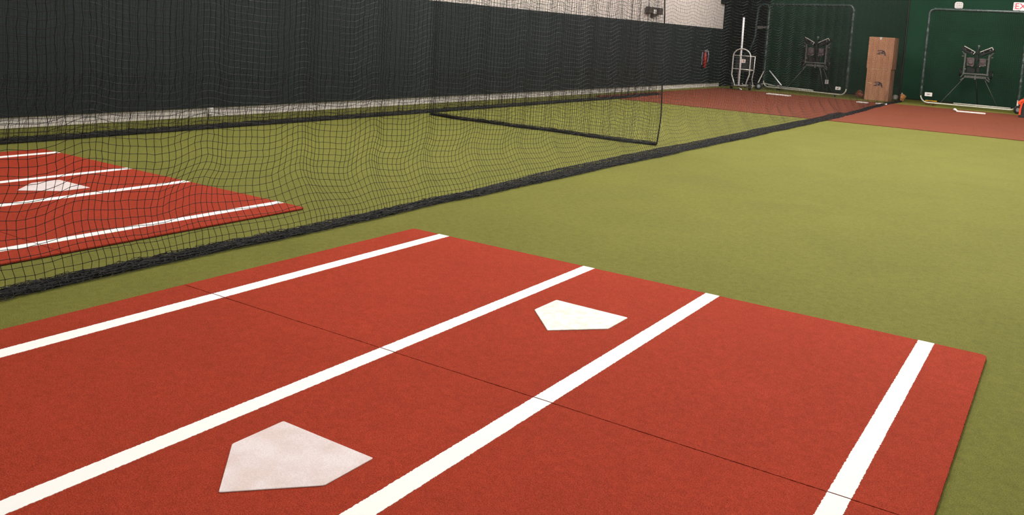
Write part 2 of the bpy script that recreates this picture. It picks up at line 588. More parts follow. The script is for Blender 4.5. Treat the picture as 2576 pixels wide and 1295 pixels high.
yA, yB = .9, 27.25
nY = int((yB - yA) / (CELL * .985))
nZ = int((NTOP - .07) / CELL)
ys = np.linspace(yA, yB, nY)
j = np.arange(nZ)
Yg, Zg = np.meshgrid(ys, .035 + j * CELL, indexing='ij')
ph = 2 * PI * (Yg - 2.72) / .69 + .5 * np.sin(Yg * .9) + .35 * smooth_noise(Yg, .21, 9)
amp = .75 + .35 * np.clip(smooth_noise(Yg, .13, 3) + .6, 0, 1.2)
zo = amp * (.034 * np.cos(ph) + .010 * np.cos(2 * ph + .6) + .006 * smooth_noise(Yg * 1.0 + Zg * .7, .9, 61))
xo = amp * (.030 * np.cos(ph + 1.1) + .010 * np.cos(2 * ph)) * (1 - .96 * sstep((Yg - 4.5) / 4.5))
low = sstep(1 - (Zg - .04) / .36)
xo = xo + .010 * smooth_noise(Yg, 2.1, 21) * (1 - low) * (1 - .97 * sstep((Yg - 4.5) / 4.5))
zo = zo * (1 - low * .85) * (1 - .35 * sstep((Yg - 4.5) / 4))
Xn = dx_hang(Yg) * (1 - low) + (dx_pile(Yg) - .015) * low + xo * (1 - .6 * low)
lean = np.sin(np.clip((Zg - .06) / .42, 0, 1) * PI) * .0
yo = -.15 * sstep(1 - (Zg - .14) / .42) * (.7 + .5 * smooth_noise(Yg, .3, 33)) + .006 * smooth_noise(Zg * 3 + Yg, 1.1, 4)
P = np.stack([Xn, Yg + yo, Zg + zo], -1)
P += rng.normal(0, .0016, P.shape)
P[..., 2] = np.maximum(P[..., 2], .012)
divider = thing('divider_net', (-4.6, 15, 0), 'long black divider net hanging between the two batting lanes', 'netting', 'black cage nets')
O = np.array([-4.6, 15, 0])
V, Q = lattice(P, .0018, (0, 1, 0))
np_mesh('netting', V - O, Q, M['net'], divider)
sel = P[ys < 11]
V, Q = knots(sel, .0040)
np_mesh('knots', V - O, Q, M['net'], divider, kind='stuff')

def hem_pile(name, curve, width, height, n_str, seed, parent, org, step=.02, r=(.0016, .0034), rope_r=.010, ropes=3, lift=.0, yfold=.02, rows=12):
    """curve(t)->(x,y) sampled; a hem of folded netting with its lead ropes lying on the floor"""
    rg = np.random.default_rng(seed)
    t = curve
    m = len(t)
    d = np.gradient(t, axis=0)
    L = np.linalg.norm(d, axis=1)[:, None]
    d = d / L
    nrm = np.stack([d[:, 1], -d[:, 0]], -1)
    s = np.cumsum(L[:, 0])
    Vs, Qs, base = [], [], 0
    def addV(V, Q):
        nonlocal base
        Vs.append(V); Qs.append(Q + base); base += len(V)
    # loose strands running with the hem
    for k in range(n_str):
        a = rg.uniform(-1, 1)
        hmax = height * (1 - .55 * a * a) * (.8 + .35 * smooth_noise(s, .6, seed + 1))
        off = width / 2 * (a + .28 * smooth_noise(s, 1.6, seed * 7 + k) + .12 * smooth_noise(s, 6, seed * 9 + k))
        h = hmax * np.clip(.5 + .6 * smooth_noise(s, 2.2, seed * 5 + k) + .2 * smooth_noise(s, 9, seed * 3 + k), .06, 1)
        P = np.concatenate([t + nrm * off[:, None] + d * (.01 * smooth_noise(s, 5, k + seed))[:, None], h[:, None] + lift + .004], 1)
        rr = rg.uniform(*r)
        V, Q = strands(P[None], rr, [(1, 0, .2), (-.5, .3, .87), (-.5, -.3, -.87)])
        addV(V, Q)
    # folded meshes: rows zig-zag over the heap, joined across
    A = np.linspace(-1, 1, rows)
    off = (np.broadcast_to(width, s.shape)[:, None]) / 2 * (A[None] * 1.05 + .15 * np.stack([smooth_noise(s, 1.3, seed + 40 + q) for q in range(rows)], 1))
    hh = height * (1.12 - .8 * A[None] ** 2) * (.75 + .35 * np.stack([smooth_noise(s, 2.5, seed + 60 + q) for q in range(rows)], 1)) + lift + .006
    X = t[:, None, 0] + nrm[:, None, 0] * off
    Y = t[:, None, 1] + nrm[:, None, 1] * off
    yj = rg.normal(0, yfold * .4, X.shape)
    P = np.stack([X + d[:, None, 0] * yj, Y + d[:, None, 1] * yj, np.maximum(hh, .004)], -1)
    P += rg.normal(0, .003, P.shape)
    P[..., 2] = np.maximum(P[..., 2], .004)
    V, Q = strands(P.transpose(1, 0, 2), .0018, [(1, 0, .2), (-.5, .3, .87), (-.5, -.3, -.87)])
    addV(V, Q)
    V, Q = strands(P[::2], .0017, [(0, 1, 0), (0, -.5, .87), (0, -.5, -.87)])
    addV(V, Q)
    # open cells of the mesh draped over the heap, with a scalloped outer edge
    st = max(1, int(round(.04 / np.mean(L))))
    K = P[::st].copy()
    tk, nk, dk_ = t[::st], nrm[::st], d[::st]
    wk = np.broadcast_to(width, s.shape)[::st]
    for side in (1, -1):
        fac = np.linspace(.25, 1.32, 5)
        rows_ = []
        for q, fq in enumerate(fac):
            o_ = side * wk / 2 * fq * (1 + .12 * smooth_noise(s[::st], 1.9, seed + 200 + q + side)) + (q % 2) * 0
            z_ = height * np.clip(1.15 - .95 * fq * fq * .75, .10, 2) * (.85 + .3 * smooth_noise(s[::st], 3.1, seed + 300 + q)) + .006 + lift
            a_ = rg.normal(0, .008, len(tk))
            rows_.append(np.concatenate([tk + nk * o_[:, None] + dk_ * a_[:, None], np.maximum(z_, .004)[:, None]], 1))
        R_ = np.stack(rows_, 1)
        R_[..., :2] += rg.normal(0, .004, R_[..., :2].shape)
        R_[..., 2] = np.maximum(R_[..., 2], .004)
        V, Q = strands(R_, .0019, [(0, 1, 0), (0, -.5, .87), (0, -.5, -.87)])
        addV(V, Q)
        V, Q = strands(R_.transpose(1, 0, 2), .0019, [(1, 0, .2), (-.5, .3, .87), (-.5, -.3, -.87)])
        addV(V, Q)
    np_mesh(name, np.vstack(Vs) - org, np.vstack(Qs), M['rope'], parent)
    # lead ropes
    for k in range(ropes):
        a = (k - (ropes - 1) / 2) / max(1, ropes) * 1.3
        off = width / 2 * (a + .2 * smooth_noise(s, .5, seed + 90 + k))
        z = rope_r + lift + .25 * height * (1 - abs(a)) * (.6 + .4 * smooth_noise(s, .8, seed + 80 + k))
        P = np.concatenate([t + nrm * off[:, None], z[:, None]], 1)
        o0 = ORIG[parent]
        mb = MB()
        mb.tube([tuple(q) for q in P[::3]], rope_r, 6)
        mb.build('lead_rope', M['rope'], parent)

tt = np.arange(yA, 27.3, .016)
cv = np.stack([dx_pile(tt), tt], 1)
hem_pile('gathered_hem', cv, (.105 + .03 * sstep((tt - 6) / 8))[:, None][:, 0], .040, 26, 3, divider, O, rope_r=.013, ropes=2, rows=10)
# loose lower folds that spread behind the hem along the middle of the lane
t2 = np.arange(5.0, 20, .02)
cv2 = np.stack([dx_pile(t2) - .03 - .14 * sstep((t2 - 5.0) / 3) + .03 * smooth_noise(t2, .2, 77), t2], 1)
hem_pile('spread_folds', cv2, .04 + .13 * sstep((t2 - 5.0) / 2.5), .022, 6, 13, divider, O, rope_r=.004, ropes=1, rows=4)
# end cord and top cable
mb = MB()
mb.tube([(-4.60, 27.25, .02), (-4.59, 27.26, 1.5), (-4.60, 27.25, 3.0), (-4.60, 27.25, NTOP)], .022, 6).tube([(-4.62, 27.30, .02), (-4.60, 27.22, .5), (-4.61, 27.28, 1.2), (-4.60, 27.24, NTOP)], .02, 6)
mb.build('end_cord', M['rope'], divider)
mb = MB()
mb.tube([(float(dx_hang(np.array(y))), y, NTOP + .01) for y in np.arange(yA, 27.3, .5)], .006, 6)
mb.build('top_cable', M['steel'], divider)

# --- net hanging in front of the left wall
yA2, yB2 = -.5, 20.2
ny = int((yB2 - yA2) / (CELL * .93))
ys2 = np.linspace(yA2, yB2, ny)
Yg, Zg = np.meshgrid(ys2, .05 + j * CELL, indexing='ij')
def lx(y):
    return -9.17 - .12 * sstep((y - 17.5) / 2.5) - .0 * y
low = sstep(1 - (Zg - .05) / .5)
ph = 2 * PI * Yg / .58 + .9 * np.sin(Yg * 1.3) + .5 * smooth_noise(Yg, .3, 19)
Xn = lx(Yg) + .045 * np.sin(ph) * (1 - .5 * low) + .09 * low - .05
zo = (.022 * np.cos(ph + .5) + .01 * smooth_noise(Yg, 1.3, 41)) * (1 - .8 * low)
P = np.stack([Xn, Yg + .015 * np.sin(ph * 2) - .09 * low * (.6 + smooth_noise(Yg, .5, 8)), np.maximum(Zg + zo, .015)], -1)
P += rng.normal(0, .003, P.shape)
P[..., 2] = np.maximum(P[..., 2], .012)
yl = np.linspace(yA2, yB2, int((yB2 - yA2) / (CELL * .8)))
jl = np.arange(15)
Yl, Zl = np.meshgrid(yl, .05 + jl * CELL, indexing='ij')
lw = sstep(1 - (Zl - .05) / .62)
phl = 2 * PI * Yl / .41 + 1.3 * np.sin(Yl * 1.1)
PL_ = np.stack([lx(Yl) - .03 + .04 * np.sin(phl) + .07 * lw, Yl - .26 * lw + .03 * np.sin(2 * phl), np.maximum(Zl + .02 * np.cos(phl) * (1 - lw), .015)], -1)
PL_ += rng.normal(0, .004, PL_.shape)
PL_[..., 2] = np.maximum(PL_[..., 2], .012)
leftnet = thing('wall_net', (-9.1, 8, 0), 'black net hanging in front of the padded left wall', 'netting', 'black cage nets')
O = np.array([-9.1, 8, 0])
V, Q = lattice(P, .0015, (0, 1, 0))
np_mesh('netting', V - O, Q, M['net'], leftnet)
V, Q = lattice(PL_, .0019, (0, 1, 0))
np_mesh('lower_flounce', V - O, Q, M['net'], leftnet)
tt = np.arange(yA2, yB2, .02)
cv = np.stack([lx(tt) + .06, tt], 1)
hem_pile('gathered_hem', cv, .12, .055, 22, 5, leftnet, O, rope_r=.018, ropes=2, rows=9)
MB().tube([(float(lx(np.array(y))), y, NTOP + .01) for y in np.arange(yA2, yB2, .5)], .006, 6).build('top_cable', M['steel'], leftnet)

# --- short cross net pulled across the left lane
xA, xB = -8.85, -4.84
nx = int((xB - xA) / (CELL * .78))
xs = np.linspace(xA, xB, nx)
Xg, Zg = np.meshgrid(xs, .03 + j * CELL, indexing='ij')
ph = 2 * PI * Xg / .36 + 1.2 * np.sin(Xg * 2.1)
Yn = 10.60 + .055 * np.sin(ph) + .02 * smooth_noise(Zg, .5, 2) + .06 * sstep((-8.0 - Xg) / .8)
zo = .02 * np.cos(ph + .8) * sstep((Zg - .03) / .3)
P = np.stack([Xg + .02 * np.sin(2 * ph) + .03 * np.sin(Zg * 2.4) * sstep((Xg - xB + .6) / .6), Yn, Zg + zo], -1)
P += rng.normal(0, .003, P.shape)
P[..., 2] = np.maximum(P[..., 2], .012)
cross = thing('cross_net', (-6.8, 10.6, 0), 'short black net pulled across the left lane with a free vertical edge', 'netting', 'black cage nets')
O = np.array([-6.8, 10.6, 0])
V, Q = lattice(P, .0017, (1, 0, 0))
np_mesh('netting', V - O, Q, M['net'], cross)
tt = np.arange(xA, xB + .02, .02)
cv = np.stack([tt, 10.58 + .05 * smooth_noise(tt, .35, 15) + .12 * sstep((-8.0 - tt) / .8)], 1)
hem_pile('gathered_hem', cv, .08, .045, 16, 6, cross, O, rope_r=.014, ropes=2, rows=7)
ed = [(xB + .03 * math.sin(z * 2.4) + .01, 10.6 + .02 * math.sin(z * 5), z) for z in np.arange(.02, NTOP, .1)]
MB().tube(ed, .010, 6).build('edge_cord', M['rope'], cross)
MB().tube([(xA, 10.6, NTOP + .01), (xB, 10.6, NTOP + .01)], .006, 6).build('top_cable', M['steel'], cross)

# --- dropped hem of the next net at the viewer's feet
tt = np.arange(-.6, 3.22, .016)
cv = np.stack([.065 + .05 * sstep((tt - 2.9) / .3) + .012 * smooth_noise(tt, .9, 55), tt], 1)
side = thing('net_bundle', (.06, 2, 0), 'gathered black net hem on the turf at the bottom right corner', 'netting', 'black cage nets')
hem_pile('gathered_hem', cv, .10, .05, 30, 8, side, np.array([.06, 2, 0]), rope_r=.014, ropes=2, rows=9)

# ------------------------------------------------------------------ framed protective screens
def screen(name, A, B, z0, z1, label, seed, flip=1, wheel_at=None):
    """A, B: floor points (x, y) of left and right uprights"""
    A, B = Vector((*A, 0)), Vector((*B, 0))
    w = (B - A).length
    ax = (B - A).normalized()
    nr = Vector((ax.y, -ax.x, 0))      # towards the batter
    t = thing(name, tuple((A + B) / 2), label, 'protective screen', 'framed pitching screens')
    def P(u, z, d=0):
        q = A + ax * u + nr * d
        return (q.x, q.y, z)
    r = .16
    def cor(cu, cz, a0, a1, rr=r, n=7):
        return [P(cu + rr * math.cos(a0 + (a1 - a0) * k / n), cz + rr * math.sin(a0 + (a1 - a0) * k / n)) for k in range(n + 1)]
    # sleeve padded frame: up the left side, over the top, down the right
    path = [P(0, z0 + .2)]
    for k in range(1, 9): path.append(P(0, z0 + .2 + (z1 - r - z0 - .2) * k / 9))
    path += cor(r, z1 - r, PI, PI / 2)
    for k in range(1, 9): path.append(P(r + (w - 2 * r) * k / 9, z1))
    path += cor(w - r, z1 - r, PI / 2, 0)
    for k in range(1, 10): path.append(P(w, z1 - r - (z1 - r - z0 - .2) * k / 9))
    rg = random.Random(seed)
    mb = MB()
    fine = [path[0]]
    for a, b in zip(path[:-1], path[1:]):
        a, b = Vector(a), Vector(b)
        n = max(1, int((b - a).length / .05))
        fine += [tuple(a + (b - a) * k / n) for k in range(1, n + 1)]
    rs = [.043 + (rg.uniform(-.011, .011) if q[2] < z1 - .2 else rg.uniform(-.003, .004)) for q in fine]
    mb.tube(fine, rs, 10)
    fr = mb.build('padded_frame', M['padg'], t, smooth=True)
    # bare steel bottom with bent corners
    bp = [P(0, z0 + .24)] + cor(.2, z0 + .2, PI, 1.5 * PI, .2) + cor(w - .2, z0 + .2, 1.5 * PI, 2 * PI, .2) + [P(w, z0 + .24)]
    MB().tube(bp, .020, 8).build('bottom_rail', M['steel'], t, smooth=True)
    u0, u1 = (.35, .93) if flip > 0 else (.06, .62)
    MB().tube([P(w * u0, z0 + .045, -.03), P(w * u1, z0 + .042, -.03)], .016, 8).build('spare_rail', M['steel'], t, smooth=True)
    # lacing that winds round the sleeves and the rail
    lc = MB()
    tot = []
    for a, b in zip(path[:-1], path[1:]):
        a, b = Vector(a), Vector(b)
        n = max(1, int((b - a).length / .014))
        tot += [a + (b - a) * k / n for k in range(n)]
    sp = []
    for i, q in enumerate(tot):
        tg = (tot[min(i + 1, len(tot) - 1)] - tot[max(i - 1, 0)]).normalized()
        s1 = nr
        s2 = tg.cross(nr)
        a = i * .014 / .13 * 2 * PI
        rr = .050
        sp.append(q + rr * (math.cos(a) * s1 + math.sin(a) * s2))
    lc.tube(sp, .0045, 4)
    lc.build('lacing', M['lace'], fr)
    # net stretched in the frame, two layers
    nu, nz = int((w - .04) / .047), int((z1 - z0 - .04) / .047)
    us = np.linspace(.02, w - .02, nu)
    zs = np.linspace(z0 + .03, z1 - .03, nz)
    Vs, Qs, base = [], [], 0
    for d, sh in ((.03, 0), (-.035, .5)):
        Ug, Zg = np.meshgrid(us, zs, indexing='ij')
        bulge = np.sin(PI * Ug / w) * np.sin(PI * (Zg - z0) / (z1 - z0)) * .08 * (1 if d < 0 else -.3)
        sag = -.012 * np.sin(PI * Ug / w) + .004 * np.sin(Ug * 17 + Zg * 3)
        D = d - bulge
        X = A.x + ax.x * Ug + nr.x * D
        Y = A.y + ax.y * Ug + nr.y * D
        Pn = np.stack([X, Y, Zg + sag * (1 - .0 * Zg)], -1)
        Pn += rng.normal(0, .003, Pn.shape)
        V, Q = lattice(Pn, .0014, (ax.x, ax.y, 0))
        Vs.append(V); Qs.append(Q + base); base += len(V)
    np_mesh('netting', np.vstack(Vs) - np.array(ORIG[t]), np.vstack(Qs), M['net'], t)
    # feet: stub axle, wheel and a diagonal brace at one end; small caster at the other
    if wheel_at == 'right':
        uu, du = w - .02, -1
    else:
        uu, du = .0, 1
    off_u, off_d = (.30, .60) if wheel_at == 'left' else (.045, .42)
    wax = (ax + nr * (.9 if wheel_at == 'left' else 1.1)).normalized()
    for d in (off_d, -.42):
        MB().tube([P(uu, z0 + .1, 0), P(uu + off_u * .8, .115, d)], .018, 6).build('leg', M['steel'], t, smooth=True)
    MB().tube([P(uu, .62 if wheel_at == 'left' else .36, 0), P(uu + off_u * .6, .14, off_d * .9)], .018, 6).build('brace', M['steel'], t, smooth=True)
    for d in (off_d, -.42):
        c = P(uu + off_u, .115, d)
        wmb = MB()
        wmb.tube(torus_pts(c, wax, .082), .032, 8, closed=True)
        wo = wmb.build('wheel', M['tyre'], t, smooth=True)
        MB().lathe(Vector(c) - wax * .02, wax, [(0, .02), (0, .055), (.012, .06), (.03, .06), (.04, .055), (.04, .02)], 16).build('hub', M['hub'], wo)
    fu = w * .88 if wheel_at != 'right' else w * .14
    cb = P(fu, .03, 0)
    MB().tube([P(fu, z0, 0), P(fu, .055, 0)], .014, 6).lathe(Vector(cb) - ax * .015, ax, [(0, .027), (.03, .027)], 12).build('caster', M['black'], t)
    return t, P, w

scrR, PR, wR = screen('pitching_screen', (-3.945, 26.8), (-1.42, 26.75), .075, 2.76, 'green-sleeved square screen in the open right lane, with wheel by the bat bag', 3, 1, 'right')
scrL, PL_, wL = screen('pitching_screen', (-8.90, 27.55), (-5.99, 26.45), .09, 2.76, 'green-sleeved square screen seen through the divider net, beside the cardboard boxes', 4, -1, 'left')
# bright diagonal strut behind the left screen's wheel end
MB().tube([(-8.66, 27.35, .62), (-8.12, 26.97, .20)], .02, 8).build('strut', M['bright'], scrL, smooth=True)

def placard(name, x0, x1, z0, z1, y, label, parent, lines=0):
    p = MB().rbox(x0, x1, y, y + .006, z0, z1, .014).build(name, M['plastic'], parent, label=label)
    mk = MB()
    cx, cz, w = (x0 + x1) / 2, (z0 + z1) / 2, (x1 - x0)
    if lines:
        for k in range(lines):
            zz = z1 - (k + .8) * (z1 - z0) / (lines + .6)
            mk.box(x0 + .015, x1 - .02 - .015 * (k % 2), y - .002, y, zz - .006, zz + .006)
    else:
        # small dark winged squiggle
        mk.extr([(cx - .26 * w, cz - .012), (cx - .14 * w, cz + .016), (cx - .02 * w, cz + .002), (cx + .10 * w, cz + .018), (cx + .27 * w, cz - .004), (cx + .08 * w, cz - .002), (cx - .04 * w, cz - .020), (cx - .14 * w, cz - .003)], y - .002, y)
    mk.build('print', M['signink'], p)
placard('name_plate', -3.83, -3.63, .262, .372, 26.70, 'small white rounded plate', scrR)
placard('name_plate', -6.30, -6.145, .235, .33, 26.40, 'small white rectangular plate', scrL)

# ------------------------------------------------------------------ L-shaped screen half hidden in the far left corner
t = thing('corner_screen', (-9.6, 28.5, 0), 'narrow screen frame standing behind the silver cart in the far left corner', 'protective screen', 'framed pitching screens')
pts = [(-9.27, 28.6, .1), (-9.27, 28.6, 1.4), (-9.27, 28.6, 2.7), (-9.30, 28.6, 2.79)] + [(-9.36 - .02 * k, 28.6, 2.80) for k in range(6)] + [(-9.56, 28.6, 2.77), (-9.63, 28.6, 2.68), (-9.66, 28.6, 2.2), (-9.66, 28.6, 1.72), (-9.72, 28.6, 1.5), (-9.80, 28.6, 1.22), (-9.98, 28.6, 1.1), (-9.98, 28.6, .1)]
fr = MB().tube(pts, .04, 8).build('padded_frame', M['padg'], t, smooth=True)
sp = []
for a, b in zip(pts[:-1], pts[1:]):
    a, b = Vector(a), Vector(b)
    n = max(1, int((b - a).length / .015))
    for k in range(n):
        q = a + (b - a) * k / n
        an = len(sp) * .9
        s2 = (b - a).normalized().cross(Vector((0, -1, 0)))
        sp.append(q + .044 * (math.cos(an) * Vector((0, -1, 0)) + math.sin(an) * s2))
MB().tube(sp, .004, 4).build('lacing', M['lace'], fr)
MB().tube([(-9.98, 28.6, .12), (-9.96, 28.6, .024), (-9.29, 28.6, .024), (-9.27, 28.6, .12)], .023, 8).build('steel_rail', M['steel'], t, smooth=True)
mb = MB().obox((-9.50, 28.55, 2.02), (.09, 0, 0), (0, .02, 0), (0, 0, .05)).obox((-9.34, 28.55, 2.03), (.08, 0, .01), (0, .02, 0), (0, 0, .03))
mb.build('clamp_bar', M['dgrey'], t, bevel=.01)
nxx = np.linspace(-9.62, -9.30, 8); zz = np.linspace(1.2, 2.78, 34)
Xg, Zg = np.meshgrid(nxx, zz, indexing='ij')
Pn = np.stack([Xg, 28.6 + .02 * np.sin(Xg * 9), Zg], -1)
V, Q = lattice(Pn, .002, (1, 0, 0))
np_mesh('netting', V - np.array(ORIG[t]), Q, M['net'], t)

# ------------------------------------------------------------------ pitching machines
def machine(cx, cy, label, lf, wide=1.0):
    t = thing('pitching_machine', (cx, cy, 0), label, 'pitching machine', 'three-wheel pitching machines')
    def q(x, y, z): return (cx + x, cy + y, z)
    # tripod
    hubp = q(0, 0, .83)
    legs = lf
    for a, b in legs:
        MB().tube([q(*a), q(*b)], .017 if abs(b[0]) < .3 else .011, 8).lathe(q(b[0], b[1], 0), (0, 0, 1), [(0, .03), (.02, .03), (.035, .018)], 10).build('leg', M['black'] if abs(b[0]) < .2 else M['dgrey'], t, smooth=True)
    # lower cradle: bracket with ribbed bar
    cr = MB()
    cr.box(cx - .30, cx + .30, cy - .05, cy + .05, .845, .905)
    for k in range(12):
        x = cx - .275 + .05 * k
        cr.box(x - .010, x + .010, cy - .06, cy + .06, .835, .915)
    cr.box(cx - .02, cx + .03, cy - .07, cy + .07, .80, .93)
    cr.obox(q(-.36, -.02, .90), (.03, 0, .05), (0, .03, 0), (-.012, 0, .01)).obox(q(.36, -.02, .86), (.03, 0, -.05), (0, .03, 0), (.012, 0, .01))
    cr.obox(q(-.345, 0, .80), (.05, 0, .04), (0, .025, 0), (-.01, 0, .014)).obox(q(.34, 0, .80), (.05, 0, -.04), (0, .025, 0), (.01, 0, .014))
    cr.build('cradle', M['dgrey'], t, bevel=.004)
    # rectangular frame
    f = MB()
    for x in (-.325, .315):
        f.box(cx + x - .022, cx + x + .022, cy - .06, cy - .01, .93, 1.56)
        f.box(cx + x - .016, cx + x + .016, cy + .12, cy + .16, .98, 1.45)
    f.box(cx - .35, cx + .35, cy - .065, cy - .005, .945, .99)
    f.box(cx - .30, cx + .30, cy + .12, cy + .16, 1.40, 1.44)
    f.build('frame', M['dgrey'], t, bevel=.004)
    # carrying wheels at the sides
    for sx in (-1, 1):
        c = q(sx * .42, 0, 1.0 if sx < 0 else .97)
        wo = MB().lathe(Vector(c) - Vector((.028, 0, 0)), (1, 0, 0), [(0, .05), (0, .10), (.01, .12), (.046, .12), (.056, .10), (.056, .05)], 20).build('transport_wheel', M['tyre'], t, smooth=False)
        MB().lathe(Vector(c) - Vector((.034, 0, 0)), (1, 0, 0), [(0, .02), (0, .045), (.068, .045), (.068, .02)], 14).build('hub', M['hub'], wo)
    # motors behind each throwing wheel
    mo = MB().rbox(cx - .26, cx - .06, cy - .10, cy + .12, 1.18, 1.45, .05)
    mo.lathe(q(-.16, -.10, 1.31), (0, -1, 0), [(0, .075), (.02, .075), (.03, .05), (.03, .01)], 16)
    mo.build('motor', M['motor'], t, bevel=.004, smooth=False)
    MB().rbox(cx + .08, cx + .25, cy - .10, cy + .12, 1.20, 1.44, .05).lathe(q(.165, -.10, 1.33), (0, -1, 0), [(0, .065), (.02, .065), (.03, .04), (.03, .01)], 16).build('motor', M['motor'], t, bevel=.004)
    # control box low between the uprights
    cb = MB().rbox(cx - .24, cx - .02, cy - .09, cy + .05, 1.0, 1.15, .03).rbox(cx + .02, cx + .10, cy - .07, cy + .05, 1.02, 1.30, .02).build('control_box', M['black'], t, bevel=.004)
    for x, z in ((-.28, 1.10), (.10, 1.20), (.24, 1.24)):
        MB().lathe(q(x, -.11, z), (0, -1, 0), [(0, .018), (.025, .018), (.03, .012)], 10).build('knob', M['hub'], cb)
    # V of two tilted guards with their throwing wheels
    for sx in (-1, 1):
        c = Vector(q(sx * .235, -.02, 1.665))
        a = math.radians(27) * sx
        ux = Vector((math.cos(a), 0, math.sin(a)))
        uz = Vector((-math.sin(a), 0, math.cos(a)))
        g = MB().obox(c - uz * .05, ux * .19, Vector((0, .12, 0)), uz * .045)
        g = g.build('wheel_guard', M['black'], t, bevel=.01)
        wmb = MB().lathe(c - uz * .03, uz, [(0, .05), (0, .15), (.012, .165), (.045, .165), (.057, .15), (.057, .05)], 24)
        wmb.build('throwing_wheel', M['tyre'], t)
        rim = MB().obox(c + uz * .035 + Vector((0, -.13, 0)), ux * .17, Vector((0, .012, 0)), uz * .012)
        rim.obox(c + uz * -.0 + Vector((0, -.13, 0)) + ux * .175, ux * .010, Vector((0, .012, 0)), uz * .045)
        rim.build('bright_edge', M['steel'], g)
        for e in (-.08, .0, .09):
            MB().lathe(c - uz * .02 + ux * e + Vector((0, -.125, 0)), (0, -1, 0), [(0, .015), (.014, .015)], 8).build('bolt', M['hub'], g)
        # outer bracket arm down to the frame
        MB().obox(q(sx * .37, 0, 1.56), Vector((.05 * sx, 0, .06)), (0, .035, 0), (-.012 * sx, 0, .012)).lathe(q(sx * .38, -.05, 1.475), (sx, 0, 0), [(-.02, .022), (.03, .024), (.045, .012)], 10).build('bracket', M['dgrey'], t)
    # central feed chute with ball-sized cap
    MB().box(cx - .03, cx + .03, cy - .05, cy + .06, 1.34, 1.72).obox(q(0, -.06, 1.57), (.06, 0, 0), (0, .01, 0), (0, 0, .02)).build('feed_chute', M['black'], t, bevel=.006)
    sph = [( .035 * math.sin(k / 6 * PI - PI / 2) , max(.003, .035 * math.cos(k / 6 * PI - PI / 2))) for k in range(7)]
    MB().lathe(q(.01, -.03, 1.79), (0, 0, 1), sph, 12).tube([q(.01, -.03, 1.70), q(.01, -.03, 1.76)], .012, 6).build('top_knob', M['hub'], t, smooth=True)
    # power cable sagging across
    MB().tube([q(-.26 + .5 * k / 10, -.12, 1.17 + .03 * math.sin(k * 1.1)) for k in range(11)], .008, 5).build('cable', M['black'], t)
    return t

machine(-2.70, 28.15, 'black wheeled pitching machine on a tripod behind the right-hand screen',
        [((-.30, 0, .83), (-.86, -.35, .01)), ((.03, 0, .83), (.12, .25, .01)), ((.27, 0, .80), (.68, .15, .01))])
mL = machine(-7.42, 28.15, 'black wheeled pitching machine behind the left screen, seen through the net',
        [((-.30, 0, .83), (-.88, -.2, .01)), ((.15, 0, .83), (.28, .3, .01)), ((.27, 0, .80), (.60, .1, .01))])
lab = MB().rbox(-6.93, -6.82, 27.60, 27.606, .34, .47, .01).build('hang_tag', M['plastic'], mL, label='white tag with dark text lines')
tg = MB()
for k in range(4):
    tg.box(-6.915, -6.84 - .01 * (k % 2), 27.597, 27.60, .365 + .027 * k, .375 + .027 * k)
tg.build('print', M['signink'], lab)
MB().tube([(-6.875, 27.603, .47), (-6.90, 27.9, .55), (-6.92, 28.18, .62)], .004, 5).build('tag_string', M['black'], mL)

# ------------------------------------------------------------------ cardboard boxes
def carton(x0, x1, y0, y1, z0, z1, label, tear=0):
    t = thing('cardboard_box', ((x0 + x1) / 2, (y0 + y1) / 2, z0), label, 'box', 'stacked cartons')
    b = MB().box(x0, x1, y0, y1, z0, z1).build('carton', M['card'], t, bevel=.006)
    MB().box(x0 + .002, x1 - .002, y0 - .002, y0, z1 - .012, z1 - .002).build('flap_edge', M['cards'], b)
    # printed mark: swept S strokes running into a bold A
    cx, cz = (x0 + x1) / 2 + .03, (z0 + z1) / 2 + .02
    mk = MB()
    k = .30
    def pl(pts): mk.extr([(cx + a * k, cz + c * k) for a, c in pts], y0 - .003, y0)
    pl([(-.50, .10), (-.30, .22), (0, .24), (.16, .20), (.20, .12), (-.02, .15), (-.28, .14)])
    pl([(-.52, -.22), (-.30, -.08), (-.05, -.04), (-.16, -.14), (-.06, -.22), (-.30, -.20)])
    pl([(-.36, .05), (-.10, .06), (.02, .0), (-.10, -.02), (-.30, -.01)])
    pl([(.10, .20), (.26, .16), (.36, -.04), (.42, -.34), (.28, -.26), (.24, -.06), (.18, .06)])
    pl([(.10, .20), (.18, .06), (.06, -.10), (-.08, -.20), (-.02, -.02)])
    pl([(.02, -.08), (.26, -.02), (.24, -.10), (.04, -.14)])
    mk.build('printed_logo', M['ink'], t)
    return t, b
cx0, cx1 = -5.52, -4.86
c1, b1 = carton(cx0 + .0, cx1 + .02, 26.78, 27.42, .0, .94, 'lower of two tall stacked cardboard boxes, standing on the turf')
c2, b2 = carton(cx0 - .02, cx1 + .045, 26.78, 27.45, .942, 1.88, 'upper of two tall stacked cardboard boxes, with white tape at its top')
MB().extr([(-5.25, 1.88), (-5.17, 1.88), (-5.20, 1.80), (-5.215, 1.80)], 26.776, 26.779).build('tape', M['plastic'], c2)
MB().box(-5.40, -5.16, 26.776, 26.779, .925, .934).box(-5.1, -4.95, 26.776, 26.779, .928, .935).build('tape', M['tape'], c1)
MB().box(-5.47, -5.36, 26.776, 26.779, .50, .515).box(-5.37, -5.345, 26.775, 26.779, .488, .515).build('label_strip', M['tape'], c1)

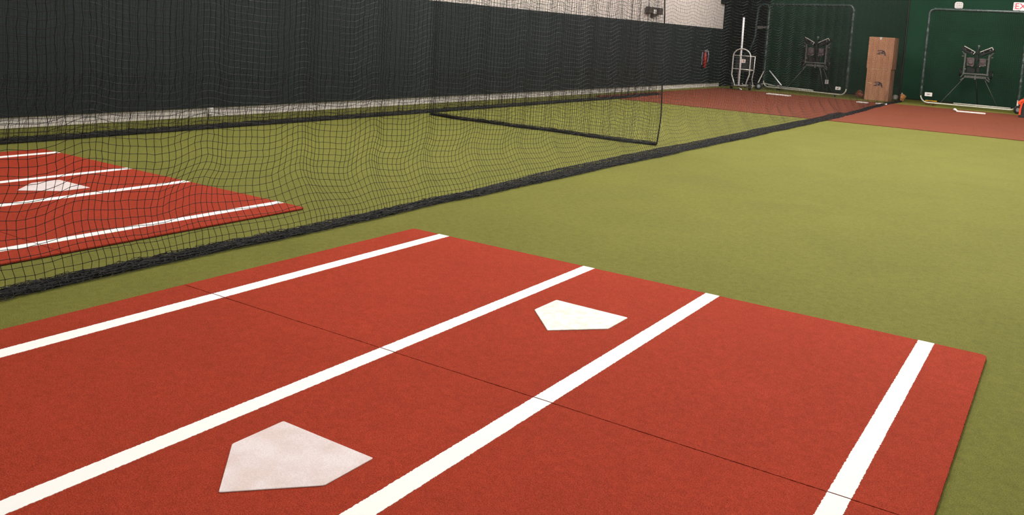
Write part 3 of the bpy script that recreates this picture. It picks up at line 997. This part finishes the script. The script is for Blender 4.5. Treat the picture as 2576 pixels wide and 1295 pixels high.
# ------------------------------------------------------------------ gloves and helmet by the boxes
def glove(name, c, s, m, label, tilt, yaw=0):
    """open mitt, palm to the viewer: palm slab, four stalls, thumb and webbing in one shell; laces apart"""
    t = thing(name, (c[0], c[1], 0), label, 'baseball glove', 'baseball gloves')
    ca, sa = math.cos(tilt), math.sin(tilt)
    cy_, sy_ = math.cos(yaw), math.sin(yaw)
    def q(x, y, z):
        X, Z = x * ca - z * sa, x * sa + z * ca
        return (c[0] + s * (X * cy_ - y * sy_), c[1] + s * (X * sy_ + y * cy_), c[2] + s * Z)
    pm = MB()
    n = 14
    prof = []
    for iz in range(8):
        z = -.5 + iz / 7
        w = .40 * math.sqrt(max(.05, 1 - (z * 1.5) ** 2 * .8))
        for k in range(n):
            a = 2 * PI * k / n
            y = .17 * math.sin(a) + .10 * (math.cos(a) ** 2)
            prof.append(q(w * math.cos(a), y, z * .75))
    fs = [(i * n + k, i * n + (k + 1) % n, (i + 1) * n + (k + 1) % n, (i + 1) * n + k) for i in range(7) for k in range(n)]
    fs += [tuple(range(n - 1, -1, -1)), tuple(7 * n + k for k in range(n))]
    pm.add(prof, fs)
    pm.build('palm', m, t, smooth=True)
    for k in range(4):
        x = -.28 + .19 * k
        l = (.50, .58, .55, .46)[k]
        MB().tube([q(x, 0, .25), q(x * 1.15, -.06, .25 + l * .5), q(x * 1.2, -.16, .25 + l * .8), q(x * 1.2, -.22, .25 + l * .9)], [s * .10, s * .10, s * .085, s * .05], 8).build('finger_stall', m, t, smooth=True)
    MB().tube([q(.34, -.02, -.15), q(.52, -.12, .10), q(.56, -.2, .38), q(.53, -.25, .46)], [s * .12, s * .11, s * .09, s * .05], 8).build('thumb_stall', m, t, smooth=True)
    wb = MB()
    for k in range(4):
        wb.tube([q(.26, -.03, .2 + .12 * k), q(.42, -.1, .16 + .11 * k), q(.55, -.17, .12 + .1 * k)], s * .035, 5)
    wb.build('webbing', M['lacet'], t)
    return t
glove('baseball_glove', (-4.56, 27.62, .135), .20, M['leather'], 'tan baseball glove leaning beside the grey helmet right of the boxes', math.radians(145), .2)
glove('baseball_glove', (-5.66, 26.95, .115), .21, M['leather2'], 'brown baseball glove lying on the turf left of the boxes', math.radians(70), -.2)
# helmet
t = thing('batting_helmet', (-4.80, 27.72, 0), 'grey helmet on the turf between the cardboard boxes and the tan glove', 'helmet')
mb = MB()
n, m_ = 16, 8
vs, fs = [], []
for i in range(m_ + 1):
    a = i / m_ * PI / 2
    for k in range(n):
        b = 2 * PI * k / n
        vs.append((-4.80 + .115 * math.cos(a) * math.cos(b), 27.72 + .13 * math.cos(a) * math.sin(b), .05 + .125 * math.sin(a) + .0 ))
vs2 = [(x * 1 + (-4.80 - x) * .08, y + (27.72 - y) * .08, z - .008) for x, y, z in vs]
for i in range(m_):
    for k in range(n):
        a, b = i * n + k, i * n + (k + 1) % n
        fs.append((a, b, b + n, a + n))
        o = len(vs)
        fs.append((o + a + n, o + b + n, o + b, o + a))
for k in range(n):
    fs.append((k, len(vs) + k, len(vs) + (k + 1) % n, (k + 1) % n))
mb.add(vs + vs2, fs)
mb.build('shell', M['helmet'], t, smooth=True)
MB().prism([(-4.88 + .16 * k / 6, 27.60 - .06 * math.sin(PI * k / 6)) for k in range(7)], .045, .055).build('brim', M['helmet'], t)
MB().rbox(-4.925, -4.905, 27.66, 27.78, .0, .09, .01).rbox(-4.695, -4.675, 27.66, 27.78, .0, .09, .01).build('ear_flap', M['helmet'], t)
MB().tube([(-4.66, 27.9, .0), (-4.655, 27.95, .24)], .014, 8).build('white_stake', M['plastic'], None, smooth=True, label='thin white upright stick behind the tan glove', cat='stick')

# yellow strap bundle under the left end of the right screen
t = thing('tow_strap', (-3.68, 26.98, 0), 'yellow strap looped on the turf behind the rail of the right screen', 'strap')
pts = [(-3.68 + .15 * math.cos(a), 26.98 + .05 * math.sin(a), .118 + .008 * math.sin(3 * a)) for a in np.linspace(0, 2 * PI, 24, endpoint=False)]
MB().tube(pts, .016, 6, closed=True).build('loop', M['yellow'], t, smooth=True)
MB().tube([(p[0], p[1] + .01, .03 + (.05 if k_ % 6 == 0 else 0)) for k_, p in enumerate(pts)], .014, 6, closed=True).build('loop', M['leather2'], t, smooth=True)

# ------------------------------------------------------------------ silver cart with tall pole
sc = .985
t = thing('ball_cart', (-9.05, 25.62, 0), 'silver tube-framed two-wheeled cart in the far left corner', 'cart')
yc = 25.60
def cz(z): return 1.448 + (z - 1.448) * sc
def cxx(x): return x * sc
L_, R_ = cxx(-9.435), cxx(-8.868)
hoop = [(cxx(-9.315), yc, .13), (cxx(-9.36), yc, .26), (cxx(-9.44), yc, cz(.44)), (L_, yc, cz(.60)), (L_, yc, cz(1.0))]
mx, hr = (L_ + R_) / 2, (R_ - L_) / 2
hoop += [(mx - hr * math.cos(a), yc, cz(1.02) + hr * .86 * math.sin(a)) for a in np.linspace(0, PI, 13)][0:]
hoop += [(R_, yc, cz(.60)), (cxx(-8.865), yc, cz(.48)), (cxx(-8.93), yc, .28), (cxx(-8.955), yc, .13)]
MB().tube(hoop, .022, 8).build('hoop_frame', M['chrome'], t, smooth=True)
MB().tube([(L_, yc, cz(1.05)), (R_ + .15, yc + .02, cz(1.05))], .015, 8).build('cross_bar', M['chrome'], t, smooth=True)
MB().tube([(L_, yc, cz(.635)), (R_ + .10, yc + .02, cz(.62))], .017, 8).build('cross_bar', M['chrome'], t, smooth=True)
MB().tube([(R_ + .135, yc + .02, cz(1.05)), (R_ + .12, yc + .04, .6), (R_ + .08, yc + .05, .36), (R_ + .12, yc + .1, .14), (R_ + .05, yc + .05, .05)], .015, 8).build('rear_rail', M['chrome'], t, smooth=True)
MB().tube([(cxx(-9.25), yc + .12, .15), (cxx(-9.28), yc + .1, .6), (cxx(-9.26), yc + .1, 1.15)], .013, 8).build('rear_rail', M['dgrey'], t, smooth=True)
MB().box(cxx(-9.33), cxx(-8.93), yc - .05, yc + .25, .125, .15).build('toe_plate', M['chrome'], t, bevel=.004)
MB().rbox(cxx(-9.36), cxx(-8.90), yc + .06, yc + .36, cz(.55), cz(1.02), .04).build('dark_hopper', M['bag'], t)
tagp = MB().box(cxx(-9.20), cxx(-9.04), yc + .045, yc + .055, cz(.83), cz(.945)).build('warning_label', M['plastic'], t, label='white label with small orange print')
MB().box(cxx(-9.17), cxx(-9.155), yc + .043, yc + .045, cz(.865), cz(.91)).box(cxx(-9.11), cxx(-9.085), yc + .043, yc + .045, cz(.865), cz(.91)).build('print', M['orange'], tagp)
for x, dy in ((cxx(-9.43), 0), (cxx(-8.84), .02)):
    c = (x, yc + .05 + dy, .127)
    wo = MB().tube(torus_pts(c, (1, .55, 0), .090), .036, 8, closed=True).build('wheel', M['tyre'], t, smooth=True)
    MB().lathe(Vector(c) - Vector((.02, 0, 0)), (1, .55, 0), [(0, .02), (0, .05), (.04, .05), (.04, .02)], 14).build('hub', M['dgrey'], wo)
MB().tube([(cxx(-9.43), yc + .05, .11), (cxx(-8.84), yc + .07, .11)], .012, 6).build('axle', M['dgrey'], t)
MB().tube([(cxx(-9.19), yc + .02, .06), (cxx(-9.03), yc - .12, .02)], .022, 6).build('kick_foot', M['chrome'], t, smooth=True)
# chrome pole standing in the cart, its lamp glare painted as plain white
t = thing('cart_pole', (-9.06, 25.62, 0), 'tall chrome pole standing upright in the silver cart, its glare painted white', 'pole')
MB().tube([(cxx(-9.19), yc + .02, .16), (cxx(-9.195), yc + .02, cz(1.6)), (cxx(-9.2), yc + .02, cz(2.236))], .031, 12).build('tube', M['bright'], t, smooth=True)
MB().lathe((cxx(-9.19), yc + .02, .15), (0, 0, 1), [(0, .034), (.05, .034)], 12).lathe((cxx(-9.2), yc + .02, cz(2.20)), (0, 0, 1), [(0, .029), (.04, .029)], 12).build('end_cap', M['hub'], t)

# ------------------------------------------------------------------ bat bag at the right edge
t = thing('bat_bag', (-1.13, 24.78, 0), 'black bat bag with orange straps at the right edge beside the screen wheel', 'bag')
bm = MB()
lev = [(.0, .20, .13), (.03, .215, .145), (.10, .20, .14), (.25, .185, .13), (.40, .18, .125), (.50, .16, .11), (.56, .11, .08), (.58, .05, .04)]
n = 20
vs = []
for z, a, b in lev:
    for k in range(n):
        q = 2 * PI * k / n
        cxq = abs(math.cos(q)) ** .55 * (1 if math.cos(q) > 0 else -1)
        sxq = abs(math.sin(q)) ** .55 * (1 if math.sin(q) > 0 else -1)
        vs.append((-1.09 + a * cxq + .004 * math.sin(9 * z * 10 + k), 24.82 + b * sxq, z))
fs = [(i * n + k, i * n + (k + 1) % n, (i + 1) * n + (k + 1) % n, (i + 1) * n + k) for i in range(len(lev) - 1) for k in range(n)] + [tuple(range(n - 1, -1, -1)), tuple((len(lev) - 1) * n + k for k in range(n))]
bm.add(vs, fs).build('body', M['bag'], t, smooth=True)
MB().rbox(-1.31, -.87, 24.66, 24.97, .0, .06, .02).build('base_panel', M['bag'], t, bevel=.008)
def ribbon(pts, w, th=.006):
    mb = MB()
    P_ = [Vector(p) for p in pts]
    for a, b in zip(P_[:-1], P_[1:]):
        d = (b - a)
        L = d.length
        d.normalize()
        sd = d.cross(Vector((0, -1, 0)))
        if sd.length < .01: sd = Vector((1, 0, 0))
        sd.normalize()
        mb.obox((a + b) / 2, d * (L / 2 + .004), sd * w / 2, d.cross(sd) * th)
    return mb
ribbon([(-1.285, 24.665, .07), (-1.285, 24.66, .2), (-1.265, 24.66, .34), (-1.23, 24.665, .44), (-1.17, 24.67, .50), (-1.08, 24.68, .52), (-.99, 24.68, .48), (-.94, 24.68, .3), (-.92, 24.66, .07)], .045).build('shoulder_strap', M['orange'], t)
ribbon([(-1.20, 24.67, .47), (-1.27, 24.64, .44), (-1.33, 24.62, .38), (-1.325, 24.62, .35), (-1.28, 24.64, .36)], .05).build('strap_loop', M['orange'], t)
bt = thing('baseball_bat', (-1.2, 24.86, 0), 'pale bat handle sticking up out of the black bat bag', 'bat')
MB().tube([(-1.235, 24.84, .30), (-1.225, 24.84, .45), (-1.205, 24.84, .60), (-1.203, 24.84, .615), (-1.20, 24.84, .63)], [.02, .018, .016, .024, .022], 10).build('handle', M['wood'], bt, smooth=True)

# ------------------------------------------------------------------ fittings on the walls
# exit sign
t = thing('exit_sign', (-1.74, WB - .03, 2.93), 'white exit sign with red lettering high on the green end wall', 'sign')
MB().rbox(-1.985, -1.40, WB - .045, WB - .002, 2.915, 3.165, .02).build('housing', M['exitface'], t)
text('EXIT', (-1.69, WB - .048, 3.04), .25, M['redink'], t, 'lettering')
dk = MB()
for z in (2.97, 3.04, 3.11):
    dk.lathe((-1.955, WB - .045, z), (0, -1, 0), [(0, .010), (.004, .010)], 8)
dk.build('indicator_dots', M['redink'], t)
# round-cornered white unit with nine slots
t = thing('wall_speaker', (-3.48, WB - .03, 2.9), 'white rounded-square unit with nine small slots above the right screen', 'wall unit')
MB().rbox(-3.60, -3.36, WB - .05, WB - .002, 2.905, 3.125, .07, 6).build('cover', M['plastic'], t, bevel=.006)
sl = MB()
for a in range(3):
    for b in range(3):
        x, z = -3.54 + .055 * a, 2.955 + .055 * b
        sl.box(x - .0, x + .035 - (.01 if (a + b) % 2 else 0), WB - .0525, WB - .05, z, z + .010)
sl.build('slots', M['signink'], t)
# emergency light on the left wall
t = thing('emergency_light', (WL + .05, 21.35, 2.05), 'dark twin-head emergency light on the white part of the left wall', 'lamp')
MB().box(WL + .001, WL + .08, 21.22, 21.62, 2.10, 2.22).build('housing', M['plastic'], t, bevel=.01)
for y_ in (21.10, 21.72):
    MB().box(WL + .03, WL + .16, y_ - .13, y_ + .13, 2.09, 2.27).build('lamp_head', M['emdark'], t, bevel=.02)
MB().box(WL + .02, WL + .1, 21.18, 21.66, 2.225, 2.27).box(WL + .02, WL + .09, 21.36, 21.52, 2.0, 2.09).build('bracket', M['emdark'], t)
# fire extinguisher
t = thing('fire_extinguisher', (WL + .14, 25.20, .62), 'red fire extinguisher hanging on the dark padding near the far corner', 'extinguisher')
MB().lathe((WL + .14, 25.20, .62), (0, 0, 1), [(0, .04), (.01, .055), (.40, .055), (.45, .04), (.48, .025), (.50, .025)], 18).build('cylinder', M['fire'], t, smooth=True)
MB().obox((WL + .15, 25.20, 1.16), (.06, 0, .02), (0, .012, 0), (0, 0, .01)).obox((WL + .15, 25.20, 1.13), (.05, 0, -.01), (0, .012, 0), (0, 0, .008)).lathe((WL + .14, 25.20, 1.12), (0, 0, 1), [(0, .022), (.05, .02)], 10).build('valve_handle', M['hub'], t)
MB().tube([(WL + .14, 25.22, 1.13), (WL + .2, 25.28, 1.15), (WL + .22, 25.29, 1.0), (WL + .2, 25.28, .78)], [.012, .012, .012, .02], 6).build('hose', M['hub'], t, smooth=True)
MB().box(WL + .05, WL + .07, 25.16, 25.24, .7, 1.1).build('bracket', M['hub'], t)
# little white fitting on the kerb
MB().box(WL + .02, WL + .07, 7.52, 7.61, .03, .125).build('outlet_box', M['plastic'], None, bevel=.008, label='small white box on the painted strip under the left wall padding', cat='outlet box')

# things standing on the clay band sit on its top face
for o in COL.objects:
    if o.parent is None and o.name.split('.')[0] in ('ball_cart', 'cart_pole', 'bat_bag', 'baseball_bat', 'white_strip'):
        o.location.z += .0105
for o in COL.objects:
    if o.parent is None and o.name.split('.')[0] in ('bat_bag', 'baseball_bat'):
        o.location.x += .035
